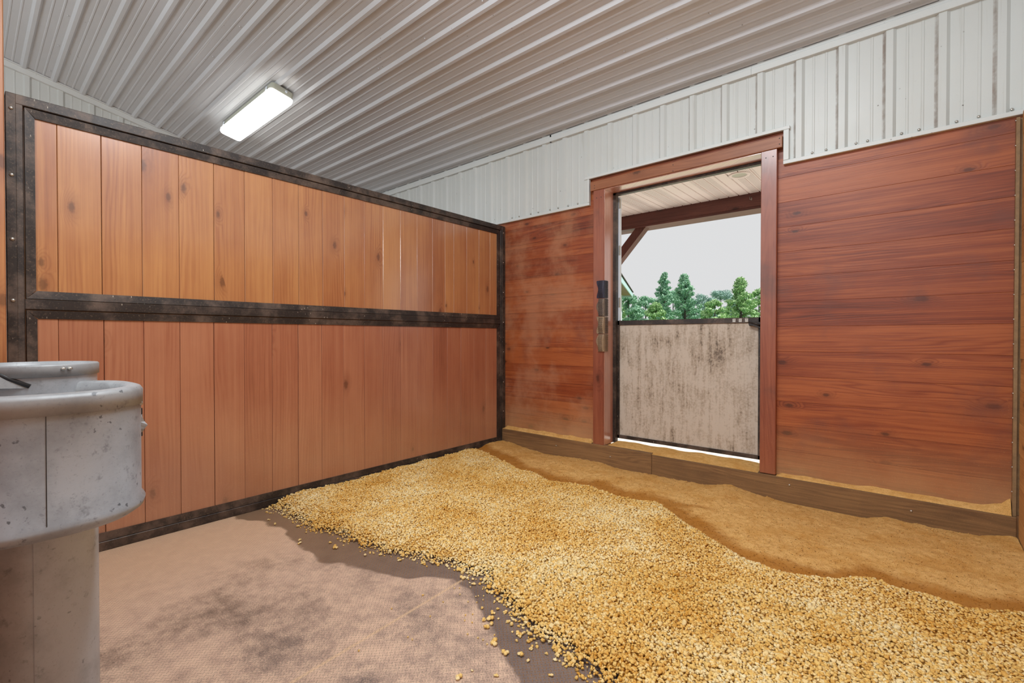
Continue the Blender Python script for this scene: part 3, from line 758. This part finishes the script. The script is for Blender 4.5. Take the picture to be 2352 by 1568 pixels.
# ------------------------------------------------------------------ grooming brush pads on the door corner
def brush_pad(z0, z1, lab, pad_m, bri_m, seed, thick):
    t = empty('scratching_brush', (DX0, -.036, z0))
    tag(t, lab, 'brush', 'corner brush pads on the door casing')
    r = random.Random(seed); H = z1 - z0; n = 12
    def wav(f): return .014 + thick * math.sin(math.pi * f) + .003 * math.sin(9 * f + seed)
    mb = MB(); rows = []
    for i in range(n + 1):
        f = i / n; z = f * H; w = wav(f)
        rows.append([(-.05, .0, z), (-.052 + .01 * math.sin(7 * f + seed) - .006, -w * .6, z), (-.035, -w, z), (-.004, -w - .002, z), (.008, -.004 - .5 * w, z), (.012, .012, z), (.012, .052, z), (.002, .056, z), (.002, .0, z)])
    k = len(rows[0]); vs = [v for q in rows for v in q]
    fs = [(i * k + j, i * k + (j + 1) % k, (i + 1) * k + (j + 1) % k, (i + 1) * k + j) for i in range(n) for j in range(k)]
    fs += [tuple(range(k))[::-1], tuple(range(n * k, n * k + k))]
    mb.add(vs, fs, 0, False); mb.build('backing', pad_m, t)
    def cone(b, p, d, L, q=.0032):
        p = Vector(p); d = Vector(d).normalized(); a = d.orthogonal().normalized(); c = d.cross(a)
        b.add([p + a * q, p + c * q, p - a * q, p - c * q, p + d * L + a * q * .5, p + d * L + c * q * .5, p + d * L - a * q * .5, p + d * L - c * q * .5],
              [(0, 1, 5, 4), (1, 2, 6, 5), (2, 3, 7, 6), (3, 0, 4, 7), (4, 5, 6, 7)])
    fb, sb = MB(), MB()
    for i in range(int(H / .0085)):
        z = .005 + i * .0085; f = z / H; w = wav(f); o = .004 * (i % 2)
        for x in (-.04, -.031, -.022, -.013, -.005): cone(fb, (x + o * .8, -w - .001, z), (0, -1, .1), .008, .0026)
        for y in (.006, .015, .024, .033, .042, .05): cone(sb, (.011, y - o * .8, z), (1, 0, .1), .010, .0026)
    fb.build('bristles', bri_m, t); sb.build('bristles', bri_m, t)
zt = 1.652
for (a, b, lab, pm, bm_, th) in ((1.497, 1.652, 'dark navy corner brush pad, topmost of the four on the door casing', 'brush_dark', 'bristle', .012),
                            (1.336, 1.491, 'corner brush pad below the topmost, dark above and turning tan', 'brush_mid', 'bristle', .009),
                            (1.178, 1.330, 'tan corner brush pad, third from the top on the door casing', 'brush_tan', 'bristle', .012),
                            (1.018, 1.172, 'dusty brown clogged corner brush pad, lowest on the door casing', 'brush_tan', 'bristle_tan', .016)):
    brush_pad(a, b, lab, M[pm], M[bm_], int(a * 100), th)

# ------------------------------------------------------------------ bedding
def ico(sub):
    bm = bmesh.new(); bmesh.ops.create_icosphere(bm, subdivisions=sub, radius=1)
    v = np.array([q.co[:] for q in bm.verts]); bm.verts.index_update()
    f = np.array([[q.index for q in g.verts] for g in bm.faces]); bm.free(); return v, f

def lumps(P, R, sub, tone, rs, rough=.28, flat=.8):
    """many irregular crumbs: returns verts, faces, tone per vertex"""
    v, f = ico(sub); n = len(P); V = len(v); NV = 24
    var = np.stack([v * (1 + rs.uniform(-rough, rough, (V, 1))) * rs.uniform(.72, 1.2, (1, 3)) for _ in range(NV)])
    k = rs.integers(0, NV, n); a = rs.uniform(0, 2 * np.pi, n); b = rs.uniform(-.9, .9, n)
    ca, sa, cb, sb = np.cos(a), np.sin(a), np.cos(b), np.sin(b)
    Rm = np.stack([np.stack([ca, -sa * cb, sa * sb], -1), np.stack([sa, ca * cb, -ca * sb], -1), np.stack([0 * a, sb, cb], -1)], 1)
    W_ = np.einsum('nij,nvj->nvi', Rm, var[k]) * R[:, None, None]
    W_[:, :, 2] *= flat
    W_ += P[:, None, :]
    F_ = f[None] + (np.arange(n) * V)[:, None, None]
    return W_.reshape(-1, 3), F_.reshape(-1, 3), np.repeat(tone, V)

def big_mesh(name, mat, chunks, attrs, smooth=True):
    """chunks: list of (verts, faces); attrs: name -> list of arrays"""
    vs = np.concatenate([c[0] for c in chunks]).astype(np.float32)
    off = 0; loops = []; starts = []; st = 0
    for v, f in chunks:
        loops.append((f + off).reshape(-1)); starts.append(st + np.arange(len(f)) * f.shape[1]); st += f.size; off += len(v)
    loops = np.concatenate(loops).astype(np.int32); starts = np.concatenate(starts).astype(np.int32)
    me = bpy.data.meshes.new(name)
    me.vertices.add(len(vs)); me.vertices.foreach_set('co', vs.reshape(-1))
    me.loops.add(len(loops)); me.loops.foreach_set('vertex_index', loops)
    me.polygons.add(len(starts)); me.polygons.foreach_set('loop_start', starts)
    me.polygons.foreach_set('use_smooth', np.full(len(starts), smooth))
    me.update(calc_edges=True); me.validate()
    for k, a in attrs.items():
        t = me.attributes.new(k, 'FLOAT', 'POINT'); t.data.foreach_set('value', np.concatenate(a).astype(np.float32))
    me.materials.append(mat)
    o = bpy.data.objects.new(name, me); COL.objects.link(o); return o

def wig(x, y, s, amp, seed): return (fbm(x, y, s, 3, seed) - .5) * amp
def bed_h(x, y):
    """height of the raked pellet bedding; negative outside"""
    d1 = y - (fF(x) + wig(x, y, 11, .10, 11)); d2 = (fB(x) + wig(x, y, 9, .06, 17)) - y
    rise = np.clip(d1 / .16, 0, 1); rise = rise * (2 - rise)
    fall = np.clip(d2 / .06, 0, 1)
    h = .004 + .040 * rise + (fbm(x, y, 3.2, 3, 2) - .5) * .034 * rise + (fbm(x, y, 14, 2, 6) - .5) * .014 * rise
    return h * (.55 + .45 * fall), np.minimum(d1, d2)

LED = [(-.01, .055), (.044, .052), (.25, .03), (.557, -.004), (.9, .02), (1.204, .016), (1.4, 0), (1.75, .006), (2.096, .014), (2.284, .052), (2.461, .016), (2.626, .006), (2.878, -.007), (3.018, -.012), (3.192, .034), (3.392, .028), (3.575, .032), (3.71, .06), (3.8, .06)]
fL = line(LED)
def saw_h(x, y):
    b = fB(x); u = np.clip((y - b) / (-.05 - b), 0, 1)
    return .020 + .028 * np.sin(np.pi * np.clip(u * 1.0, 0, 1)) + (fL(x) - .02) * u ** 2 * 1.0 + (fbm(x, y, 6, 4, 31) - .5) * .020 + (fbm(x, y, 34, 3, 37) - .5) * .014

def make_bedding():
    st = .015
    X, Y = np.meshgrid(np.arange(0.004, XR, st), np.arange(-3.05, -.38, st))
    h, d = bed_h(X, Y); keep = (d > .045) & (X < XR - .005 - .021 * np.abs(Y))
    i = np.arange(X.size).reshape(X.shape)
    q = np.stack([i[:-1, :-1], i[:-1, 1:], i[1:, 1:], i[1:, :-1]], -1).reshape(-1, 4); q = q[keep.reshape(-1)[q].all(1)]
    base_v = np.stack([X, Y, np.maximum(h - .009, .001)], -1).reshape(-1, 3)
    # crumbs
    s = .0090
    gx, gy = np.meshgrid(np.arange(.006, XR - .006, s), np.arange(-3.05, -.38, s))
    gx = (gx + rng.uniform(-.5, .5, gx.shape) * s).ravel(); gy = (gy + rng.uniform(-.5, .5, gy.shape) * s).ravel()
    h, d = bed_h(gx, gy)
    edge = np.clip(d / .05, 0, 1)
    ok = (d > -.035) & (rng.uniform(0, 1, len(gx)) < np.where(d < 0, .14, .6 + .38 * edge)) & (gx > .008) & (gx < XR - .012 - .021 * np.abs(gy)) & (gy < -.4)
    # keep what the camera can see near the bottom edge of the frame, with a margin
    depth = (gx - CAM.x) * fw.x + (gy - CAM.y) * fw.y
    ok &= depth > .75
    gx, gy, h, d = gx[ok], gy[ok], h[ok], d[ok]
    dist = np.hypot(gx - CAM.x, gy - CAM.y)
    R = rng.uniform(.0034, .0074, len(gx)) * np.where(rng.uniform(0, 1, len(gx)) < .06, 1.5, 1)
    z = np.where(d > 0, np.maximum(h, .004) + rng.uniform(-.25, .8, len(gx)) * R, R * .6)
    P = np.stack([gx, gy, np.maximum(z, R * .6)], -1); tone = rng.uniform(0, 1, len(gx))
    near = dist < 2.3
    a = lumps(P[near], R[near], 2, tone[near], rng, .5); b = lumps(P[~near], R[~near] * 1.05, 1, tone[~near], rng, .2)
    o = big_mesh('pellet_bedding', M['bedding'], [(base_v, q), a[:2], b[:2]], {'tone': [np.full(len(base_v), 1.0), a[2], b[2]]})
    tag(o, 'thick spread of golden crumbly wood-pellet bedding across the stall floor', 'bedding', kind='stuff')
    print('crumbs', len(gx), int(near.sum()))
make_bedding()

def make_sawdust():
    st = .012
    X, Y = np.meshgrid(np.arange(0.003, XR + .005, st), np.arange(-1.30, -.048, st))
    d = Y - (fB(X) - .05); keep = d > 0
    Z = np.maximum(saw_h(X, Y), .001) * np.clip(d / .05, .2, 1)
    i = np.arange(X.size).reshape(X.shape)
    q = np.stack([i[:-1, :-1], i[:-1, 1:], i[1:, 1:], i[1:, :-1]], -1).reshape(-1, 4); q = q[keep.reshape(-1)[q].all(1)]
    bv = np.stack([X, Y, Z], -1).reshape(-1, 3)
    db = Y - fB(X)
    wet = np.clip(1 - np.abs(db - .04) / .19, 0, 1) + .8 * np.clip(1 - np.hypot((X - 2.25) / .28, (Y + .66) / .07), 0, 1) + .6 * np.clip(1 - np.hypot((X - 1.55) / .12, (Y + .42) / .06), 0, 1)
    n = 26000; x = rng.uniform(.01, XR - .03, n); y = rng.uniform(-1.3, -.056, n); dd = y - fB(x); ok = dd > .0
    x, y, dd = x[ok], y[ok], dd[ok]; R = rng.uniform(.0012, .0034, len(x)); big = rng.uniform(0, 1, len(x)) < .015; R = np.where(big, R * 2.2, R)
    P = np.stack([x, y, np.maximum(saw_h(x, y), .001) + R * .3], -1)
    tone = np.where(rng.uniform(0, 1, len(x)) < .07, 1.0, 0.0); tone[big] = 0
    a = lumps(P, R, 1, tone, rng, .3, .6)
    wl = np.repeat(np.clip(1 - np.abs(dd - .04) / .19, 0, 1), 12)
    o = big_mesh('sawdust_bank', M['sawdust'], [(bv, q), a[:2]], {'tone': [np.zeros(len(bv)), a[2]], 'moist': [wet.ravel(), wl]})
    tag(o, 'bank of fine tan sawdust heaped along the foot of the back wall beam', 'sawdust', kind='stuff')
make_sawdust()

def ledge_dust(name, x0, x1, y0, y1, z, lab, hmax, seed, corner=False):
    xs = np.arange(x0, x1 + .001, .012); ys = np.linspace(y0, y1, 9)
    X, Y = np.meshgrid(xs, ys); u = (Y - y0) / (y1 - y0)
    prof = np.clip(u / .25, 0, 1) * (.35 + .65 * u ** 1.5)
    Z = z + .0008 + hmax * prof * (.55 + .9 * (fbm(X, Y, 7, 3, seed)))
    if corner: Z += (.035 + .04 * fbm(X, Y, 30, 3, 8)) * np.exp(-((x1 - X) / .06) ** 1.3) * np.clip(u * 1.4, 0, 1)
    ends = np.clip(np.minimum(X - x0, x1 - X) / .03, .12, 1) if not corner else np.clip((X - x0) / .03, .12, 1)
    Z = z + .0004 + (Z - z) * ends
    o = grid_mesh(name, X, Y, Z, M['sawdust'], {'moist': X * 0, 'tone': X * 0})
    tag(o, lab, 'sawdust', kind='stuff')
ledge_dust('sawdust_drift', .004, 1.09, -.048, -.001, .178, 'thin pale sawdust drift on the beam ledge between the corner post and door casing', .028, 41)
ledge_dust('sawdust_drift', 2.575, XR - .0165, -.048, -.001, .17, 'pale sawdust drift on the beam ledge under the right-hand boards, heaped in the corner', .022, 43, True)
ledge_dust('sawdust_drift', 1.21, 2.465, -.045, .165, .170, 'sawdust drift spread over the sill below the half door', .022, 45)

# loose crumbs on the mat, one object each
CR = [(1.617, -2.164), (1.659, -2.169), (1.678, -2.216), (1.732, -2.222), (1.756, -2.219), (1.76, -2.246), (1.728, -2.284), (1.846, -2.223), (1.87, -2.217), (1.84, -2.275), (1.835, -2.286), (1.857, -2.26), (1.877, -2.284), (1.869, -2.315), (1.837, -2.336), (1.768, -2.319), (1.923, -2.241), (1.924, -2.26), (1.919, -2.333), (1.97, -2.295), (1.975, -2.328), (1.917, -2.387), (1.899, -2.411), (1.923, -2.438), (1.955, -2.428), (1.983, -2.384), (1.996, -2.364), (2.018, -2.341), (2.062, -2.332), (2.074, -2.311), (2.087, -2.338), (2.023, -2.389), (2.022, -2.413), (1.994, -2.491), (2.077, -2.428), (2.04, -2.481), (2.063, -2.477), (2.092, -2.485), (2.109, -2.465), (2.117, -2.369), (2.143, -2.366), (2.155, -2.352), (2.165, -2.4), (2.237, -2.4), (2.225, -2.448), (2.264, -2.456), (2.325, -2.364), (2.373, -2.362), (2.389, -2.381), (2.372, -2.332), (2.177, -2.48), (2.148, -2.618), (2.228, -2.582), (2.37, -2.461), (2.442, -2.419), (2.455, -2.399), (2.137, -2.671), (1.896, -2.189), (2.012, -2.292), (0.236, -2.517), (0.341, -2.519), (0.214, -2.418), (0.479, -2.442), (0.601, -2.451), (0.676, -2.524), (0.715, -2.539), (0.573, -2.345), (0.836, -2.431), (0.917, -2.444), (0.923, -2.398), (0.887, -2.372), (1.12, -2.388), (1.134, -2.346), (1.177, -2.327), (1.302, -2.302), (1.359, -2.253), (1.417, -2.245), (1.473, -2.196), (1.528, -2.185), (1.427, -2.2), (1.629, -2.581), (1.648, -2.428), (1.795, -2.511), (1.756, -2.407), (1.833, -2.651), (1.76, -2.815), (1.857, -2.649), (1.647, -2.432), (1.711, -2.3)]
protos = []
for k in range(6):
    rs = np.random.default_rng(100 + k); n = (1, 3, 5, 1, 4, 2)[k]
    P = np.concatenate([[[0, 0, .0]], rs.uniform(-.008, .008, (n - 1, 3)) * [1, 1, .3]]) if n > 1 else np.zeros((1, 3))
    R = rs.uniform(.004, .0065, n); P[:, 2] += R * .72
    v, f, t_ = lumps(P, R, 2, rs.uniform(0, .6, n), rs)
    v[:, 2] -= v[:, 2].min()
    me = bpy.data.meshes.new('bedding_crumb'); me.from_pydata(v.tolist(), [], f.tolist())
    a = me.attributes.new('tone', 'FLOAT', 'POINT'); a.data.foreach_set('value', t_.astype(np.float32))
    me.polygons.foreach_set('use_smooth', [True] * len(f)); me.materials.append(M['bedding']); protos.append(me)
for i, (x, y) in enumerate(CR):
    pale = i >= 80 or i in (5, 6, 9, 10, 11, 12, 13, 14, 15, 21, 22, 23, 24, 33, 34, 35, 36, 37)
    o = bpy.data.objects.new('bedding_crumb', protos[0 if pale else i % 6]); COL.objects.link(o)
    o.location = (x, y, .0); o.rotation_euler = (0, 0, i * 1.7); sc = .62 if pale else random.uniform(.85, 1.35); o.scale = (sc, sc, sc)
    tag(o, 'small loose crumb of pale wood bedding lying on the dark tread mat', 'crumb', 'loose bedding crumbs on the mat')

# ------------------------------------------------------------------ outside
def outside():
    g = MB(); g.add([(-90, .2, -.1), (60, .2, -.1), (60, 120, -.1), (-90, 120, -.1)], [(0, 1, 2, 3)])
    g.build('ground', M['ground'])['kind'] = 'structure'
    # porch: soffit of grooved panels, beam, brace
    mb = MB(); P = .1016; x = -2.2
    prof = []
    while x < 5.2:
        prof += [(x, .0), (x + .003, .010), (x + .011, .010), (x + .014, 0)]; x += P
    vs = []
    for (x, d) in prof: vs += [(x, YO, 2.655 + d), (x, 1.95, 2.62 + .06 + d)]
    mb.add(vs, [(2 * i + 1, 2 * i + 3, 2 * i + 2, 2 * i) for i in range(len(prof) - 1)])
    mb.box(-2.2, 5.2, .10, 2.2, 2.74, 2.86)
    so = mb.build('porch_soffit', M['soffit']); so['kind'] = 'structure'
    hb = MB()
    for (xa, xb) in ((.80, 1.0), (1.11, 1.32), (1.62, 1.83), (2.0, 2.2)):
        for xx in np.arange(xa + .02, xb, .0125):
            if (xx + 2.2) % P < .02: continue
            for yy in np.arange(.25, 1.68, .022):
                z = 2.655 + .025 * (yy - YO) / (1.95 - YO) - .0008
                hb.add([(xx - .002, yy - .004, z), (xx + .002, yy - .004, z), (xx + .002, yy + .004, z), (xx - .002, yy + .004, z)], [(0, 3, 2, 1)])
    hb.build('vent_holes', M['dark_edge'], so)
    mb = MB(); mb.box(-2.0, 5.0, 1.70, 1.84, 2.53, 2.69, .3, .004); mb.box(-2.0, 5.0, 1.70, 1.94, 2.505, 2.53, .6, .002)
    b = mb.build('porch_beam', M['porch_wood']); tag(b, 'dark brown timber beam carrying the porch roof beyond the doorway', 'beam', kind='thing')
    mb = MB(); mb.tube([(1.98, 1.698, 2.64), (1.985, 1.69, 2.61), (2.0, 1.69, 2.60), (2.0, 1.69, 2.63)], .004, 6); o = mb.build('hook', M['screw'], b)
    mb = MB(); mb.prism([(.80, 1.72, 2.505), (.66, 1.72, 2.505), (.20, 1.72, 2.00), (.20, 1.72, 1.85)], (0, .11, 0), .4)
    br = mb.build('porch_brace', M['brace_wood']); tag(br, 'diagonal timber brace rising to the porch beam at the doorway edge', 'brace', kind='thing')
    mb = MB(); mb.box(.06, .20, 1.70, 1.84, -.1, 2.505, .2, .004)
    po = mb.build('porch_post', M['brace_wood']); tag(po, 'upright timber post under the porch beam, foot of the diagonal brace', 'post', kind='thing')
    # recessed can light in the soffit
    zc = 2.655 + .025 * (0.979 - YO) / 1.8
    t = empty('recessed_light', (2.061, 0.979, zc)); tag(t, 'round recessed lamp set in the white porch soffit', 'ceiling light')
    mb = MB(); mb.lathe([(.062, .0), (.066, -.006), (.092, -.008), (.095, -.002), (.095, .0)], 40, (0, 0)); mb.build('trim_ring', M['soffit'], t)
    mb = MB(); mb.lathe([(.063, -.004), (.058, -.0015), (.001, -.0012)], 40, (0, 0)); mb.build('lamp_face', M['lamp_housing'], t)
    # neighbouring wing: a long level eave running away from the doorway
    A = Vector((-2.94, 8.17, 3.0)); B = Vector((-5.56, 14.47, 3.0)); e = (B - A).normalized(); A = A - e * 3.0; n = Vector((-e.y, e.x, 0))   # n: away from the stall
    if n.x > 0: n = -n
    b = empty('neighbour_building', (B.x, B.y, -.1)); tag(b, 'corner of a pale neighbouring building with a level eave, seen past the open door edge', 'building')
    def part(name, mb, mat): o = mb.build(name, mat); o.parent = b; o.matrix_parent_inverse = Matrix.Translation((-B.x, -B.y, .1)); return o
    L = (B - A).length; up_ = Vector((0, 0, 1))
    mb = MB(); mb.obox(A + n * .42 - up_ * 3.1, e * (L - .3), n * 5, up_ * 3.06); part('wall', mb, M['white_paint'])
    mb = MB(); mb.obox(A - up_ * .02, e * L, n * .03, -up_ * .17); mb.obox(B - up_ * .02 + n * .03, -e * .03, n * .45, -up_ * .17); part('fascia', mb, M['shingle'])
    mb = MB(); mb.obox(A + n * .03 - up_ * .10, e * (L - .03), n * .40, -up_ * .02); part('eave_soffit', mb, M['eave'])
    mb = MB(); mb.obox(A - n * .03, e * (L + .03), n * 3.5 + up_ * 1.05, up_ * .03); part('roof', mb, M['bark'])
    mb = MB(); k = 0.0
    while k < L - .1: mb.obox(A + n * .03 - up_ * .122 + e * k, e * .012, n * .39, up_ * .004); k += .22
    part('soffit_grooves', mb, M['bark'])
outside()

def tree(x, y, h, w, kind, lab, mat, seed, n=2600, low=.08):
    t = empty('pine_tree' if kind == 'pine' else 'leafy_tree', (x, y, -.1)); tag(t, lab, 'tree', 'trees beyond the porch')
    r = random.Random(seed); g = np.random.default_rng(seed)
    mb = MB(); mb.tube([(0, 0, 0), (.05, 0, h * .5), (.0, .05, h * .97)], [h * .022, h * .014, h * .003], 7)
    if kind == 'pine':
        for k in range(26):
            f = .12 + .82 * k / 26; a = k * 2.4; L = w * (1 - f) ** .8 * .9 + .12
            mb.tube([(0, 0, h * f), (math.cos(a) * L * .5, math.sin(a) * L * .5, h * f + L * .12), (math.cos(a) * L, math.sin(a) * L, h * f + L * .32)], [.035, .02, .006], 5)
    mb.build('trunk', M['bark'], t)
    # crown: leaf sprays gathered in clumps
    clumps = []
    if kind == 'pine':
        for k in range(170):
            f = low + (1 - low) * (k / 170) ** .9; L = (w * 1.5 * (1 - f) ** .95 + .05) * r.uniform(.15, 1.1); a = r.uniform(0, 6.28)
            clumps.append((math.cos(a) * L, math.sin(a) * L, h * f + L * .25, .13 * w + .07))
    else:
        for k in range(60):
            a = r.uniform(0, 6.28); e = r.uniform(-.5, 1); L = w * math.sqrt(max(0, 1 - e * e)) * r.uniform(.6, 1)
            clumps.append((math.cos(a) * L, math.sin(a) * L, h * .58 + e * h * .40, .26 * w))
    c = MB()
    for i in range(int(n * 3.2)):
        q = clumps[i % len(clumps)]
        d = g.normal(0, 1, 3); d /= np.linalg.norm(d); rad = q[3] * g.uniform(.3, 1)
        p = np.array(q[:3]) + d * rad * [1, 1, .7]
        s = (g.uniform(.03, .075) if kind == 'pine' else g.uniform(.035, .085)) * (h / 6) ** .5
        u = g.normal(0, 1, 3); u /= np.linalg.norm(u); v = np.cross(u, d + g.normal(0, .4, 3)); v /= np.linalg.norm(v) + 1e-6
        u, v = u * s * 1.5, v * s * .7
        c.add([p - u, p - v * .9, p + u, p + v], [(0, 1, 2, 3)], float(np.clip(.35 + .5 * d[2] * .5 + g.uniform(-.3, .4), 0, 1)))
    c.build('crown', mat, t)
LC = {'leaf_a': M['leaf_a'], 'leaf_b': M['leaf_b'], 'leaf_c': M['leaf_c']}
for k, (x, y, h, w, kind, lab, mt, n) in enumerate((
        (-13.13, 36.14, 6.80, 1.30, 'pine', 'tall pine left of centre with a thin bare-branched tip', 'leaf_a', 3600),
        (-9.93, 32.30, 5.99, 1.48, 'pine', 'tall full pine beside the thin-tipped pine, near the middle of the doorway', 'leaf_a', 4400),
        (-4.72, 27.54, 4.83, 1.25, 'pine', 'pine with spreading branches nearest the right door casing', 'leaf_b', 4400),
        (-14.17, 31.31, 4.69, 1.21, 'leafy', 'dark green leafy tree at the end of the neighbouring eave', 'leaf_a', 4200),
        (-8.95, 24.59, 3.37, 0.72, 'leafy', 'low yellowish-green bush in front of the two tall pines', 'leaf_b', 3000),
        (-16.97, 40.75, 5.24, 1.67, 'leafy', 'leafy tree between the eave tree and the thin-tipped pine', 'leaf_a', 3400),
        (-11.61, 41.37, 5.19, 1.56, 'leafy', 'rounded bluish tree right of the tall full pine', 'leaf_c', 3800),
        (-13.96, 55.13, 6.74, 2.35, 'leafy', 'hazy bluish tree between the rounded tree and the spreading pine', 'leaf_c', 3600),
        (-4.52, 21.80, 3.14, 0.78, 'leafy', 'light green shrubby tree low before the bluish trees', 'leaf_b', 3600),
        (-6.56, 40.42, 5.40, 1.27, 'leafy', 'light green tree cut off by the right door casing', 'leaf_b', 3400),
        (-17.18, 48.45, 6.25, 2.38, 'leafy', 'deep green tree filling the gap behind the two tall pines', 'leaf_a', 3600),
        (-21.23, 42.37, 5.49, 1.43, 'leafy', 'leafy tree partly behind the open door edge', 'leaf_b', 3000))):
    tree(x, y, h, w, kind, lab, LC[mt], k + 1, n)
